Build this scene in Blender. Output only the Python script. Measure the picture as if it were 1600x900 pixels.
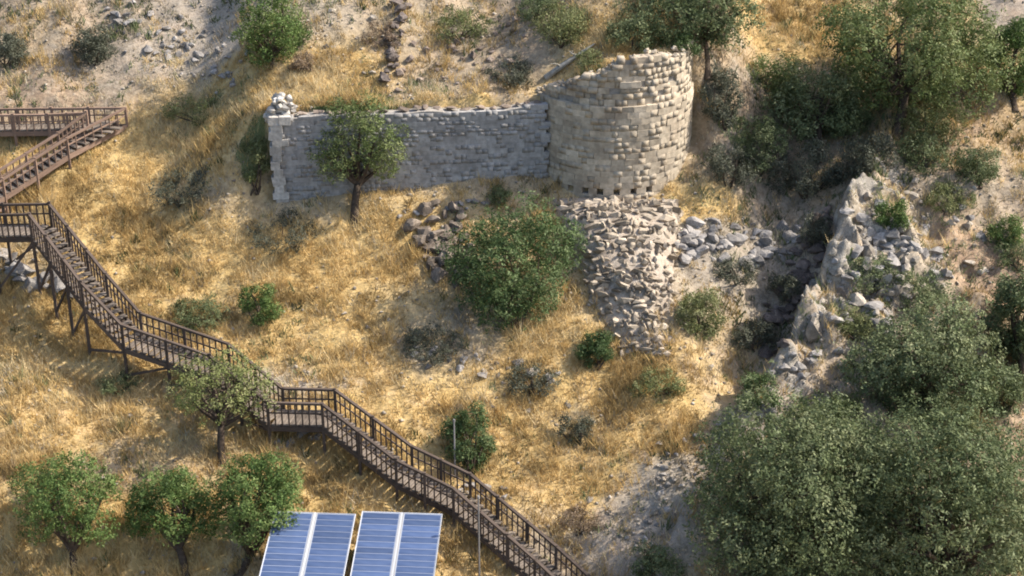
import bpy, bmesh, math, random
import numpy as np
from mathutils import Vector, Matrix, Euler

for o in list(bpy.data.objects):
    bpy.data.objects.remove(o)
S = bpy.context.scene
COL = S.collection
R = math.radians
rnd = random.Random(11)
RNG = np.random.default_rng(5)

# ------------------------------------------------------------------ camera
PITCH = R(25.0)
FPX = 2400.0                       # focal length in photo pixels (photo 1600 x 900)
CAM = np.array([0.0, -60 * math.cos(PITCH), 60 * math.sin(PITCH)])
cd = bpy.data.cameras.new('camera')
cd.lens = 36.0 * FPX / 1600.0
cd.sensor_width = 36.0
cd.clip_end = 1000.0
cam = bpy.data.objects.new('camera', cd)
COL.objects.link(cam)
cam.location = CAM
cam.rotation_euler = (math.pi / 2 - PITCH, 0, 0)
S.camera = cam

# ------------------------------------------------------------------ sky and sun
SUN_EL, SUN_AZ = R(43.0), R(8.0)  # azimuth measured from +X (right) towards +Y (away)
w = bpy.data.worlds.new('World')
S.world = w
w.use_nodes = True
nt = w.node_tree
sky = nt.nodes.new('ShaderNodeTexSky')
sky.sky_type = 'NISHITA'
sky.sun_disc = False
sky.sun_elevation = SUN_EL
sky.sun_rotation = math.pi / 2 - SUN_AZ
sky.dust_density = 2.5
sky.ozone_density = 1.0
bg = nt.nodes['Background']
bg.inputs[1].default_value = 0.135
nt.links.new(sky.outputs[0], bg.inputs[0])
sd = bpy.data.lights.new('sun', 'SUN')
sd.energy = 4.2
sd.angle = R(0.6)
sd.color = (1.0, 0.93, 0.82)
sun = bpy.data.objects.new('sun', sd)
COL.objects.link(sun)
SUNV = Vector((math.cos(SUN_EL) * math.cos(SUN_AZ), math.cos(SUN_EL) * math.sin(SUN_AZ), math.sin(SUN_EL)))
sun.rotation_euler = SUNV.to_track_quat('Z', 'Y').to_euler()
sun.location = (20, 10, 40)
vs = S.view_settings
vs.view_transform = 'Standard'
vs.look = 'None'
vs.exposure = 0.97
vs.gamma = 1.0
vs.use_curve_mapping = False
S.render.engine = 'CYCLES'
S.cycles.filter_width = 1.9
S.cycles.max_bounces = 5

# ------------------------------------------------------------------ helpers
def tag(o, label=None, cat=None, group=None, kind=None):
    if label: o['label'] = label
    if cat: o['category'] = cat
    if group: o['group'] = group
    if kind: o['kind'] = kind
    return o

def link(name, me, mat=None, parent=None):
    o = bpy.data.objects.new(name, me)
    COL.objects.link(o)
    if mat is not None and me is not None and len(me.materials) == 0:
        me.materials.append(mat)
    if parent is not None:
        o.parent = parent
    return o

def empty(name, loc):
    o = bpy.data.objects.new(name, None)
    COL.objects.link(o)
    o.location = loc
    o.empty_display_size = 0.3
    return o

def mesh_np(name, V, F, attr=None, smooth=False):
    """V (n,3) F (m,k) all faces with k corners; attr: per-vertex rgba"""
    me = bpy.data.meshes.new(name)
    V = np.ascontiguousarray(V, dtype=np.float32)
    F = np.ascontiguousarray(F, dtype=np.int32)
    n, (m, k) = len(V), F.shape
    me.vertices.add(n)
    me.vertices.foreach_set('co', V.ravel())
    me.loops.add(m * k)
    me.loops.foreach_set('vertex_index', F.ravel())
    me.polygons.add(m)
    me.polygons.foreach_set('loop_start', np.arange(0, m * k, k, dtype=np.int32))
    me.polygons.foreach_set('loop_total', np.full(m, k, dtype=np.int32))
    if smooth:
        me.polygons.foreach_set('use_smooth', np.ones(m, dtype=bool))
    if attr is not None:
        a = me.attributes.new('tint', 'FLOAT_COLOR', 'POINT')
        a.data.foreach_set('color', np.ascontiguousarray(attr, dtype=np.float32).ravel())
    me.update(calc_edges=True)
    return me

_tab = np.random.default_rng(77).random((256, 256))
def vnoise(x, y):
    x = np.asarray(x, float); y = np.asarray(y, float)
    xi = np.floor(x).astype(int); yi = np.floor(y).astype(int)
    fx = x - xi; fy = y - yi
    fx = fx * fx * (3 - 2 * fx); fy = fy * fy * (3 - 2 * fy)
    g = lambda a, b: _tab[a % 256, b % 256]
    return (g(xi, yi) * (1 - fx) + g(xi + 1, yi) * fx) * (1 - fy) + (g(xi, yi + 1) * (1 - fx) + g(xi + 1, yi + 1) * fx) * fy

def fbm(x, y, f, oct=4, gain=0.5):
    s = 0; a = 1; t = 0
    for i in range(oct):
        s = s + a * (vnoise(x * f + 13.7 * i, y * f - 7.3 * i) - 0.5)
        t += a; a *= gain; f *= 2.07
    return s / t * 2

def sstep(a, b, x):
    t = np.clip((np.asarray(x, float) - a) / (b - a), 0, 1)
    return t * t * (3 - 2 * t)

# ------------------------------------------------------------------ terrain shape
WX0, WY0, WX1, WY1 = -9.55, 3.5, 1.3, 4.55        # front foot line of the fortress wall
TCX, TCY, TR = 4.12, 6.75, 3.38                   # tower axis and radius
WTOP, TTOP = 5.85, 8.0                           # top levels of wall and tower

def wall_y(x):
    return WY0 + (np.clip(x, WX0 - 3, 14) - WX0) * (WY1 - WY0) / (WX1 - WX0)

PROF_Y = [-200, -60, -16, -9, 0, 9, 30, 60, 200]
PROF_Z = [-55, -21, -6.7, -3.9, 0, 5.3, 16.0, 30, 75]
RIDGE = None
def seg_dist_side(x, y, pts):
    """signed distance (positive to the right of the polyline) """
    best = np.full(np.shape(x), 1e9); side = np.zeros(np.shape(x)); along = np.zeros(np.shape(x))
    L = 0
    for (ax, ay), (bx, by) in zip(pts[:-1], pts[1:]):
        dx, dy = bx - ax, by - ay
        l2 = dx * dx + dy * dy
        t = np.clip(((x - ax) * dx + (y - ay) * dy) / l2, 0, 1)
        ex, ey = x - ax - t * dx, y - ay - t * dy
        d = np.hypot(ex, ey)
        s = -np.sign(ex * dy - ey * dx)
        m = d < best
        best = np.where(m, d, best); side = np.where(m, s, side); along = np.where(m, L + t * math.sqrt(l2), along)
        L += math.sqrt(l2)
    return best * side, along, L

def H0(x, y):
    x = np.asarray(x, float); y = np.asarray(y, float)
    z = np.interp(y, PROF_Y, PROF_Z)
    # soft knees in the profile
    for d in (-1.5, 1.5):
        z = z + np.interp(y + d, PROF_Y, PROF_Z)
    z = z / 3
    # upper platform behind the wall and the tower
    T = WTOP - 0.12 + 0.10 * (y - 4.6) + 0.47 * np.maximum(y - 6.0, 0)
    T = T + (TTOP - 0.35 - WTOP) * sstep(-0.2, 4.6, x + 0.3 * (y - 6)) * (1 - 0.55 * sstep(9, 16, y))
    wx = sstep(-14.5, -9.7, x) * (1 - sstep(7.0, 11.5, x))
    sw = np.where((x > WX0 + 0.2) & (x < 7.0), 0.16, 0.16 + 5.5 * np.maximum(sstep(0, 3.0, WX0 + 0.2 - x), sstep(0, 2, x - 7.0)))
    yw = np.where(x < 1.1, wall_y(x) + 0.5, TCY - np.sqrt(np.maximum((TR - 0.5) ** 2 - (x - TCX) ** 2, 0)))
    yw = np.where((x >= 1.1) & (x < TCX), np.minimum(yw, wall_y(x) + 0.5), yw)
    yw = np.where(x > TCX + TR - 0.5, TCY, yw)
    m = wx * sstep(yw - sw * 0.6, yw + sw * 0.6, y)
    z = z + (np.maximum(T, z) - z) * m
    # stony spur that carries the tower
    sp = np.exp(-((x - 4.4 - 0.10 * (y - 3)) / 2.3) ** 4) * sstep(-3.2, 1.8, y) * (1 - sstep(4, 7, y))
    z = z + 0.55 * sp * (1 - 0.6 * sstep(1.5, 3.2, y))
    # gully to the right of the tower
    g = np.exp(-((x - (10.2 + 0.25 * (y - 1))) / 1.9) ** 2) * sstep(-7, -2, y) * (1 - sstep(5, 10, y))
    z = z - 1.0 * g
    # limestone ledge right of the gully, dropping steeply on its left side
    if RIDGE is not None:
        d, al, L = seg_dist_side(x, y, RIDGE)
        d = d + 0.8 * fbm(x, y, 0.7, 4)
        h = np.interp(al, [0, L * 0.2, L * 0.45, L * 0.75, L], [1.4, 3.0, 3.2, 1.7, 0.5])
        z = z + h * sstep(-0.1, 0.4, d) * (0.75 + 0.5 * fbm(x, y, 1.1, 3)) * np.exp(-np.maximum(d, 0) / 7.0)
    return z

def H(x, y):
    x = np.asarray(x, float); y = np.asarray(y, float)
    z = H0(x, y)
    z = z + 0.65 * fbm(x + 31, y, 0.16, 3) + 0.27 * fbm(x, y + 9, 0.6, 3)
    # level the ground along the foot of the masonry
    g = np.exp(-((x - TCX) / 3.6) ** 4 - ((y - 3.0) / 1.1) ** 2) * (y < TCY - 2)
    z = z + (2.12 + 0.5 * (y - 3.3) + 0.05 * fbm(x, y, 1.3, 2) - z) * g * (y < 4.0)
    return z

def ray(px, py):
    f = np.array([0, math.cos(PITCH), -math.sin(PITCH)])
    u = np.array([0, math.sin(PITCH), math.cos(PITCH)])
    return f + (px - 800) / FPX * np.array([1.0, 0, 0]) + (450 - py) / FPX * u

def hit(px, py, h=0.0, fn=None):
    fn = fn or H
    d = ray(px, py)
    t = np.arange(35, 130, 0.05)
    P = CAM[None, :] + t[:, None] * d[None, :]
    g = P[:, 2] - (fn(P[:, 0], P[:, 1]) + h)
    i = int(np.argmax(g <= 0))
    if i == 0: i = len(t) - 1
    a = g[i - 1] / (g[i - 1] - g[i] + 1e-9)
    p = P[i - 1] + a * (P[i] - P[i - 1])
    return Vector(p)

def at_depth(px, py, ref):
    """point on the pixel's ray at the distance (along the view axis) of ref"""
    f = np.array([0, math.cos(PITCH), -math.sin(PITCH)])
    k = float(np.dot(np.array(ref) - CAM, f))
    return Vector(CAM + ray(px, py) * k)

def ppm(ref):
    f = np.array([0, math.cos(PITCH), -math.sin(PITCH)])
    return FPX / float(np.dot(np.array(ref) - CAM, f))

_r = [hit(1345, 285, fn=H0), hit(1318, 360, fn=H0), hit(1268, 470, fn=H0), hit(1232, 560, fn=H0), hit(1160, 650, fn=H0), hit(1090, 770, fn=H0)]
RIDGE = [(p.x, p.y) for p in _r]

def Hz(x, y):
    return float(H(np.array([x]), np.array([y]))[0])

def normal_at(x, y, e=0.25):
    return Vector((-(Hz(x + e, y) - Hz(x - e, y)) / (2 * e), -(Hz(x, y + e) - Hz(x, y - e)) / (2 * e), 1)).normalized()

# ------------------------------------------------------------------ materials
def new_mat(name):
    m = bpy.data.materials.new(name)
    m.use_nodes = True
    t = m.node_tree
    b = t.nodes['Principled BSDF']
    b.inputs['Specular IOR Level'].default_value = 0.2
    return m, t, b

def N(t, kind, **kw):
    n = t.nodes.new(kind)
    for k, v in kw.items():
        if k.startswith('i_'):
            n.inputs[k[2:].replace('_', ' ')].default_value = v
        else:
            setattr(n, k, v)
    return n

def ramp(t, src, stops):
    n = t.nodes.new('ShaderNodeValToRGB')
    els = n.color_ramp.elements
    while len(els) < len(stops): els.new(0.5)
    for e, (p, c) in zip(els, stops):
        e.position = p; e.color = (*c, 1)
    t.links.new(src, n.inputs[0])
    return n.outputs[0]

def mix(t, f, a, b, mode='MIX'):
    n = t.nodes.new('ShaderNodeMix')
    n.data_type = 'RGBA'; n.blend_type = mode
    for s, v in ((n.inputs[0], f), (n.inputs[6], a), (n.inputs[7], b)):
        if hasattr(v, 'is_output'): t.links.new(v, s)
        elif isinstance(v, tuple): s.default_value = (*v, 1)
        else: s.default_value = v
    return n.outputs[2]

def stone_mat(name, cols, scale=2.2, rough=0.95, bump=0.25, objvar=0.35):
    m, t, b = new_mat(name)
    geo = N(t, 'ShaderNodeNewGeometry')
    n1 = N(t, 'ShaderNodeTexNoise', i_Scale=scale, i_Detail=6.0, i_Roughness=0.65)
    n2 = N(t, 'ShaderNodeTexNoise', i_Scale=scale * 7, i_Detail=4.0)
    t.links.new(geo.outputs['Position'], n1.inputs['Vector'])
    t.links.new(geo.outputs['Position'], n2.inputs['Vector'])
    c = ramp(t, n1.outputs[0], [(0.28, cols[0]), (0.5, cols[1]), (0.72, cols[2])])
    oi = N(t, 'ShaderNodeObjectInfo')
    v = ramp(t, oi.outputs['Random'], [(0, (1 - objvar,) * 3), (1, (1 + objvar * 0.6,) * 3)])
    isl = N(t, 'ShaderNodeNewGeometry')
    v2 = ramp(t, isl.outputs['Random Per Island'], [(0, (1 - objvar * .6,) * 3), (1, (1 + objvar * 0.5,) * 3)])
    c = mix(t, 1.0, c, v, 'MULTIPLY')
    c = mix(t, 1.0, c, v2, 'MULTIPLY')
    g = ramp(t, n2.outputs[0], [(0.3, (0.72,) * 3), (0.7, (1.12,) * 3)])
    c = mix(t, 1.0, c, g, 'MULTIPLY')
    t.links.new(c, b.inputs['Base Color'])
    b.inputs['Roughness'].default_value = rough
    bp = N(t, 'ShaderNodeBump', i_Strength=bump, i_Distance=0.05)
    t.links.new(n2.outputs[0], bp.inputs['Height'])
    t.links.new(bp.outputs[0], b.inputs['Normal'])
    return m

M = {}
M['limestone'] = stone_mat('limestone', [(0.19, 0.16, 0.13), (0.31, 0.27, 0.22), (0.45, 0.395, 0.33)])
M['grey_stone'] = stone_mat('grey_stone', [(0.15, 0.138, 0.128), (0.245, 0.226, 0.21), (0.36, 0.335, 0.31)])
M['brown_stone'] = stone_mat('brown_stone', [(0.13, 0.10, 0.08), (0.23, 0.18, 0.145), (0.36, 0.30, 0.25)])
M['wall_stone'] = stone_mat('wall_stone', [(0.25, 0.235, 0.22), (0.33, 0.315, 0.30), (0.41, 0.39, 0.37)], scale=0.8, objvar=0.12)
M['tower_stone'] = stone_mat('tower_stone', [(0.29, 0.235, 0.175), (0.44, 0.37, 0.28), (0.56, 0.48, 0.375)], scale=0.8, objvar=0.2)
M['quoin_stone'] = stone_mat('quoin_stone', [(0.30, 0.275, 0.245), (0.44, 0.41, 0.37), (0.58, 0.545, 0.49)], scale=1.2, objvar=0.25)
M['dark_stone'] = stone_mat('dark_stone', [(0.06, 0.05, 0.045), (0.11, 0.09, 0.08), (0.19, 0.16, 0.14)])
M['footing_core'] = stone_mat('footing_core', [(0.20, 0.16, 0.12), (0.33, 0.275, 0.22), (0.44, 0.38, 0.31)], scale=3, bump=.6)
M['bedrock'] = stone_mat('bedrock', [(0.15, 0.13, 0.11), (0.29, 0.26, 0.22), (0.45, 0.405, 0.345)], scale=3.2, bump=1.0)
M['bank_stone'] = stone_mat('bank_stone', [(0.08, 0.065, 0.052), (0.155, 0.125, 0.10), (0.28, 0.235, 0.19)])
M['mortar'] = stone_mat('mortar', [(0.24, 0.22, 0.195), (0.33, 0.30, 0.265), (0.40, 0.37, 0.33)], scale=1.2)
M['footing_stone'] = stone_mat('footing_stone', [(0.24, 0.195, 0.145), (0.38, 0.315, 0.24), (0.52, 0.445, 0.355)], scale=1.5, objvar=0.4)

def tint_mat(name, stops, translucent=0.3, rough=0.8):
    """colour from the per-piece 'tint' attribute (r: colour position, g: brightness)"""
    m, t, b = new_mat(name)
    a = N(t, 'ShaderNodeAttribute', attribute_name='tint')
    sp = N(t, 'ShaderNodeSeparateColor')
    t.links.new(a.outputs['Color'], sp.inputs[0])
    c = ramp(t, sp.outputs[0], stops)
    v = ramp(t, sp.outputs[1], [(0, (0.62,) * 3), (1, (1.25,) * 3)])
    c = mix(t, 1.0, c, v, 'MULTIPLY')
    t.links.new(c, b.inputs['Base Color'])
    b.inputs['Roughness'].default_value = rough
    b.inputs['Specular IOR Level'].default_value = 0.15
    if translucent:
        tr = N(t, 'ShaderNodeBsdfTranslucent')
        t.links.new(c, tr.inputs[0])
        mx = N(t, 'ShaderNodeMixShader')
        mx.inputs[0].default_value = translucent
        t.links.new(b.outputs[0], mx.inputs[1]); t.links.new(tr.outputs[0], mx.inputs[2])
        t.links.new(mx.outputs[0], t.nodes['Material Output'].inputs[0])
    return m

M['dry_grass'] = tint_mat('dry_grass', [(0.0, (0.30, 0.22, 0.10)), (0.22, (0.46, 0.32, 0.135)), (0.6, (0.62, 0.45, 0.20)), (1.0, (0.66, 0.54, 0.32))], 0.3)
M['pale_grass'] = tint_mat('pale_grass', [(0.0, (0.27, 0.22, 0.14)), (0.5, (0.42, 0.35, 0.24)), (1.0, (0.50, 0.45, 0.34))], 0.25)
def foliage(name, dark, mid, lite):
    M[name] = tint_mat(name, [(0.0, dark), (0.5, mid), (1.0, lite)], 0.28, 0.55)
foliage('leaf_bright', (0.05, 0.09, 0.024), (0.108, 0.165, 0.047), (0.21, 0.25, 0.09))
foliage('leaf_olive', (0.091, 0.111, 0.039), (0.176, 0.195, 0.078), (0.286, 0.280, 0.143))
foliage('leaf_dark', (0.034, 0.066, 0.022), (0.078, 0.122, 0.043), (0.165, 0.205, 0.09))
foliage('leaf_grey', (0.055, 0.078, 0.032), (0.13, 0.16, 0.072), (0.26, 0.28, 0.145))
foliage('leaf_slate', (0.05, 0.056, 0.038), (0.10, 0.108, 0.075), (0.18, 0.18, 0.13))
foliage('leaf_mid', (0.07, 0.10, 0.032), (0.135, 0.175, 0.06), (0.25, 0.265, 0.12))
foliage('leaf_brown', (0.117, 0.085, 0.052), (0.234, 0.169, 0.111), (0.390, 0.299, 0.208))
foliage('leaf_yellow', (0.085, 0.115, 0.035), (0.19, 0.215, 0.075), (0.33, 0.325, 0.15))

def plain_mat(name, c0, c1, scale, rough=0.8, stretch=(1, 1, 1), spec=0.2):
    m, t, b = new_mat(name)
    tc = N(t, 'ShaderNodeTexCoord')
    mp = N(t, 'ShaderNodeMapping')
    mp.inputs['Scale'].default_value = stretch
    t.links.new(tc.outputs['Object'], mp.inputs[0])
    n = N(t, 'ShaderNodeTexNoise', i_Scale=scale, i_Detail=5.0)
    t.links.new(mp.outputs[0], n.inputs['Vector'])
    c = ramp(t, n.outputs[0], [(0.3, c0), (0.7, c1)])
    oi = N(t, 'ShaderNodeObjectInfo')
    v = ramp(t, oi.outputs['Random'], [(0, (0.75,) * 3), (1, (1.2,) * 3)])
    c = mix(t, 1.0, c, v, 'MULTIPLY')
    t.links.new(c, b.inputs['Base Color'])
    b.inputs['Roughness'].default_value = rough
    b.inputs['Specular IOR Level'].default_value = spec
    return m
M['bark'] = plain_mat('bark', (0.045, 0.032, 0.024), (0.10, 0.075, 0.055), 9, 0.95)
M['pale_bark'] = plain_mat('pale_bark', (0.20, 0.19, 0.16), (0.36, 0.34, 0.30), 6, 0.95)
M['wood'] = plain_mat('wood', (0.05, 0.037, 0.030), (0.125, 0.095, 0.077), 6, 0.85)
M['wood_red'] = plain_mat('wood_red', (0.17, 0.11, 0.08), (0.31, 0.215, 0.16), 6, 0.85)
M['wood_deck'] = plain_mat('wood_deck', (0.09, 0.072, 0.06), (0.26, 0.215, 0.175), 2.5, 0.9)
M['alu'] = plain_mat('alu', (0.42, 0.43, 0.45), (0.52, 0.53, 0.55), 3, 0.45, spec=0.5)
M['post_metal'] = plain_mat('post_metal', (0.17, 0.165, 0.16), (0.25, 0.24, 0.235), 3, 0.5, spec=0.5)
M['backsheet'] = plain_mat('backsheet', (0.26, 0.29, 0.36), (0.32, 0.35, 0.42), 2, 0.35, spec=0.5)
M['cell'] = plain_mat('cell', (0.045, 0.072, 0.15), (0.085, 0.122, 0.225), 1.6, 0.28, spec=0.6)

# terrain: cover weights (dry grass, scree, earth) are stored per vertex, the rest is done in nodes
def ground_mat():
    m, t, b = new_mat('hillside_ground')
    a = N(t, 'ShaderNodeAttribute', attribute_name='tint')
    sp = N(t, 'ShaderNodeSeparateColor')
    t.links.new(a.outputs['Color'], sp.inputs[0])
    geo = N(t, 'ShaderNodeNewGeometry')
    def noise(s, d=6.0, r=0.6):
        n = N(t, 'ShaderNodeTexNoise', i_Scale=s, i_Detail=d, i_Roughness=r)
        t.links.new(geo.outputs['Position'], n.inputs['Vector'])
        return n.outputs[0]
    n1, n2, n3 = noise(0.9), noise(5.0), noise(22.0, 3.0)
    base = ramp(t, n2, [(0.3, (0.17, 0.138, 0.10)), (0.5, (0.27, 0.225, 0.172)), (0.7, (0.37, 0.32, 0.255))])
    gold = ramp(t, n2, [(0.28, (0.36, 0.26, 0.12)), (0.48, (0.46, 0.32, 0.135)), (0.7, (0.58, 0.43, 0.21))])
    scree = ramp(t, n3, [(0.3, (0.25, 0.21, 0.17)), (0.5, (0.36, 0.31, 0.255)), (0.68, (0.47, 0.42, 0.36))])
    earth = ramp(t, n2, [(0.3, (0.20, 0.135, 0.09)), (0.7, (0.39, 0.28, 0.19))])
    def warp(ch):
        mm = N(t, 'ShaderNodeMath', operation='MULTIPLY_ADD')
        t.links.new(n1, mm.inputs[0]); mm.inputs[1].default_value = 0.9
        t.links.new(ch, mm.inputs[2])
        mr = N(t, 'ShaderNodeMapRange', interpolation_type='SMOOTHSTEP')
        mr.inputs[1].default_value = 0.55; mr.inputs[2].default_value = 1.15
        t.links.new(mm.outputs[0], mr.inputs[0])
        return mr.outputs[0]
    c = mix(t, warp(sp.outputs[0]), base, gold)
    c = mix(t, warp(sp.outputs[1]), c, scree)
    c = mix(t, warp(sp.outputs[2]), c, earth)
    g = ramp(t, n1, [(0.25, (0.82,) * 3), (0.75, (1.15,) * 3)])
    c = mix(t, 1.0, c, g, 'MULTIPLY')
    t.links.new(c, b.inputs['Base Color'])
    b.inputs['Roughness'].default_value = 1.0
    b.inputs['Specular IOR Level'].default_value = 0.05
    bp = N(t, 'ShaderNodeBump', i_Strength=0.5, i_Distance=0.12)
    t.links.new(n2, bp.inputs['Height'])
    t.links.new(bp.outputs[0], b.inputs['Normal'])
    return m
M['ground'] = ground_mat()

# ------------------------------------------------------------------ ground cover zones (photo pixel -> place on the hill)
# (px, py, rx, ry, grass, scree, earth)
ZONES = [
 (100, 40, 200, 90, .2, .15, .35), (260, 60, 130, 80, .1, .55, .1), (90, 150, 160, 40, .2, .15, .5), (60, 60, 60, 40, .35, .2, .2),
 (500, 120, 90, 40, 1, 0, .25), (480, 40, 60, 40, .3, .45, .1), (700, 60, 120, 70, .35, .35, .25), (650, 158, 230, 16, 1, .1, .0), (780, 60, 60, 60, .3, .3, .4),
 (330, 130, 90, 22, .9, .1, .1), (280, 225, 100, 45, 1, .0, .1), (120, 250, 110, 40, 1, 0, .0), (60, 300, 60, 25, 1, 0, 0), (300, 310, 90, 45, .45, .1, .1),
 (150, 330, 80, 30, 1, .0, 0), (500, 480, 90, 40, .9, .05, .1), (270, 410, 150, 45, 1, .05, .1), (440, 400, 110, 45, 1, .0, .1), (580, 370, 80, 40, 1, .0, .1),
 (600, 480, 110, 50, .5, .2, .1), (690, 540, 110, 50, .25, .05, .2), (530, 555, 110, 45, 1, 0, .2), (470, 590, 110, 20, .2, .7, .0), (690, 620, 80, 30, .8, .1, .1),
 (330, 490, 100, 35, .6, .1, .0), (600, 330, 160, 18, .6, .3, 0), (470, 330, 80, 20, .3, .3, 0),
 (80, 540, 130, 70, 1, .0, .15), (60, 660, 110, 60, .8, .15, .25), (230, 660, 110, 45, .8, .1, .3), (150, 620, 110, 25, .6, .3, .1), (200, 730, 80, 30, .4, .3, .3), (30, 860, 80, 50, 1, 0, .1), (220, 860, 70, 50, 1, 0, .1),
 (530, 740, 110, 55, .9, .05, .15), (60, 430, 70, 35, .4, .4, 0), (20, 460, 60, 25, .9, .1, 0),
 (860, 735, 110, 60, 1, 0, .25), (720, 850, 40, 80, 1, 0, .3), (820, 640, 60, 40, .7, .2, .1), (910, 665, 50, 25, .3, .3, .1), (1030, 650, 90, 50, 1, 0, .2), (960, 590, 90, 30, 1, 0, .2), (1100, 590, 60, 40, .7, .3, .2),
 (850, 545, 60, 30, .9, 0, .3), (1030, 760, 60, 60, .3, .5, .1), (920, 850, 100, 50, .3, .4, .3), (1000, 830, 60, 60, .1, .55, .25), (860, 800, 90, 25, .5, .3, .1),
 (1100, 315, 45, 30, 1, 0, .1), (1140, 380, 80, 50, .0, .3, .1), (1110, 450, 70, 60, .3, .4, .1), (1240, 440, 60, 120, .0, .0, .1), (1180, 220, 110, 100, .2, .05, .35), (1150, 540, 60, 40, .5, .3, .3),  # tall gully zone drops the pale cover to darken the shadow strip
 (1380, 400, 120, 90, .25, .4, .2), (1330, 540, 110, 70, .2, .45, .25), (1420, 290, 100, 40, .3, .3, .4), (1520, 410, 50, 50, .3, .1, 1), (1560, 300, 60, 60, .3, .4, .3), (1575, 710, 50, 60, .3, .3, .8), (1180, 640, 70, 60, .1, .7, .1),
 (1240, 30, 60, 40, .9, 0, .3), (1520, 200, 60, 40, .5, .2, .5), (1000, 60, 70, 30, .9, .0, .3), (960, 85, 90, 14, .6, .2, .2), (880, 130, 40, 20, .7, .1, .2), (1590, 20, 40, 40, .1, .5, .3), (1400, 700, 200, 200, .3, .3, .2),
]
ZW = []
for (px, py, rx, ry, g, s, e) in ZONES:
    p = hit(px, py)
    k = ppm(p)
    n = normal_at(p.x, p.y, 0.8)
    f = ray(px, py); f = f / np.linalg.norm(f)
    sl = max(0.35, -(n.x * f[0] + n.y * f[1] + n.z * f[2])) / max(n.z, 0.3)   # how far a pixel reaches along y
    ZW.append((p.x, p.y, rx / k, ry / k / max(sl, 0.4) , g, s, e))
ZW = np.array(ZW)

def cover(x, y):
    x = np.asarray(x, float); y = np.asarray(y, float)
    acc = np.zeros(x.shape + (3,)); W = np.full(x.shape, 0.06)
    acc += 0.06 * np.array([.5, .25, .15])
    wxn = x + 0.7 * fbm(x, y, 0.5, 3); wyn = y + 0.7 * fbm(x + 50, y, 0.5, 3)
    for (zx, zy, rx, ry, g, s, e) in ZW:
        q = np.exp(-(((wxn - zx) / rx) ** 2 + ((wyn - zy) / ry) ** 2) * 1.2)
        W += q
        acc += q[..., None] * np.array([g, s, e])
    return acc / W[..., None]

# ------------------------------------------------------------------ terrain mesh
def axis(lo, a, b, hi, fine, coarse):
    left = list(np.arange(lo, a, coarse)); mid = list(np.arange(a, b, fine)); right = list(np.arange(b, hi + coarse, coarse))
    return np.array(left + mid + right)
gx = axis(-110, -26, 27, 110, 0.15, 4.0)
gy = axis(-90, -17, 27, 130, 0.15, 4.0)
GX, GY = np.meshgrid(gx, gy)
GZ = H(GX, GY) + 0.05 * fbm(GX, GY, 2.2, 2)
CV = cover(GX, GY)
nx, ny = len(gx), len(gy)
idx = np.arange(nx * ny).reshape(ny, nx)
F = np.stack([idx[:-1, :-1], idx[:-1, 1:], idx[1:, 1:], idx[1:, :-1]], -1).reshape(-1, 4)
attr = np.concatenate([CV.reshape(-1, 3), np.ones((nx * ny, 1))], 1)
me = mesh_np('hillside', np.stack([GX, GY, GZ], -1).reshape(-1, 3), F, attr, smooth=True)
tag(link('hillside', me, M['ground']), 'dry grassy hillside of golden grass, earth and scree', 'hillside', kind='structure')

# ------------------------------------------------------------------ stone shapes
def hull_mesh(name, pts, mat, smooth=False):
    bm = bmesh.new()
    for p in pts: bm.verts.new(p)
    bmesh.ops.convex_hull(bm, input=bm.verts[:])
    for v in [v for v in bm.verts if not v.link_faces]: bm.verts.remove(v)
    me = bpy.data.meshes.new(name)
    bm.to_mesh(me); bm.free()
    if smooth:
        for p in me.polygons: p.use_smooth = True
    if mat: me.materials.append(mat)
    return me

def rock_pts(r, n=15):
    out = []
    for i in range(n):
        v = Vector((r.gauss(0, 1), r.gauss(0, 1), r.gauss(0, 1))).normalized() * r.uniform(0.75, 1.05)
        out.append(v * 0.5)
    return out

def block_pts(r, j=0.05):
    out = []
    for sx in (-.5, .5):
        for sy in (-.5, .5):
            for sz in (-.5, .5):
                c = 0.035 + 0.035 * r.random()
                for k in range(2):
                    a, b_ = (1 - 2 * c, 1.0) if k else (1.0, 1 - 2 * c)
                    out.append(Vector((sx * a + r.uniform(-j, j) * .5, sy * (1 if sy > 0 else 1 - j * r.random()), sz * b_ + r.uniform(-j, j) * .5)))
    return out

_cache = {}
def variants(kind, matname, n=7):
    key = (kind, matname)
    if key not in _cache:
        r = random.Random(hash(kind) % 7 + 3)
        r = random.Random(len(kind) * 13 + 3)
        _cache[key] = [hull_mesh(kind, block_pts(r) if kind == 'block' else rock_pts(r, 10 + i % 3 * 3), M[matname]) for i in range(n)]
    return _cache[key]

def mesh_arrays(me):
    V = np.empty(len(me.vertices) * 3); me.vertices.foreach_get('co', V)
    me.calc_loop_triangles()
    T = np.empty(len(me.loop_triangles) * 3, dtype=np.int32); me.loop_triangles.foreach_get('vertices', T)
    return V.reshape(-1, 3), T.reshape(-1, 3)

def joined(name, meshes_mats, mat):
    Vs, Fs, off = [], [], 0
    cache = {}
    for me, mw in meshes_mats:
        if me.name not in cache: cache[me.name] = mesh_arrays(me)
        V, T = cache[me.name]
        A = np.array(mw)
        Vs.append(V @ A[:3, :3].T + A[:3, 3]); Fs.append(T + off); off += len(V)
    me = mesh_np(name, np.concatenate(Vs), np.concatenate(Fs))
    me.materials.append(mat)
    return me

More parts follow.
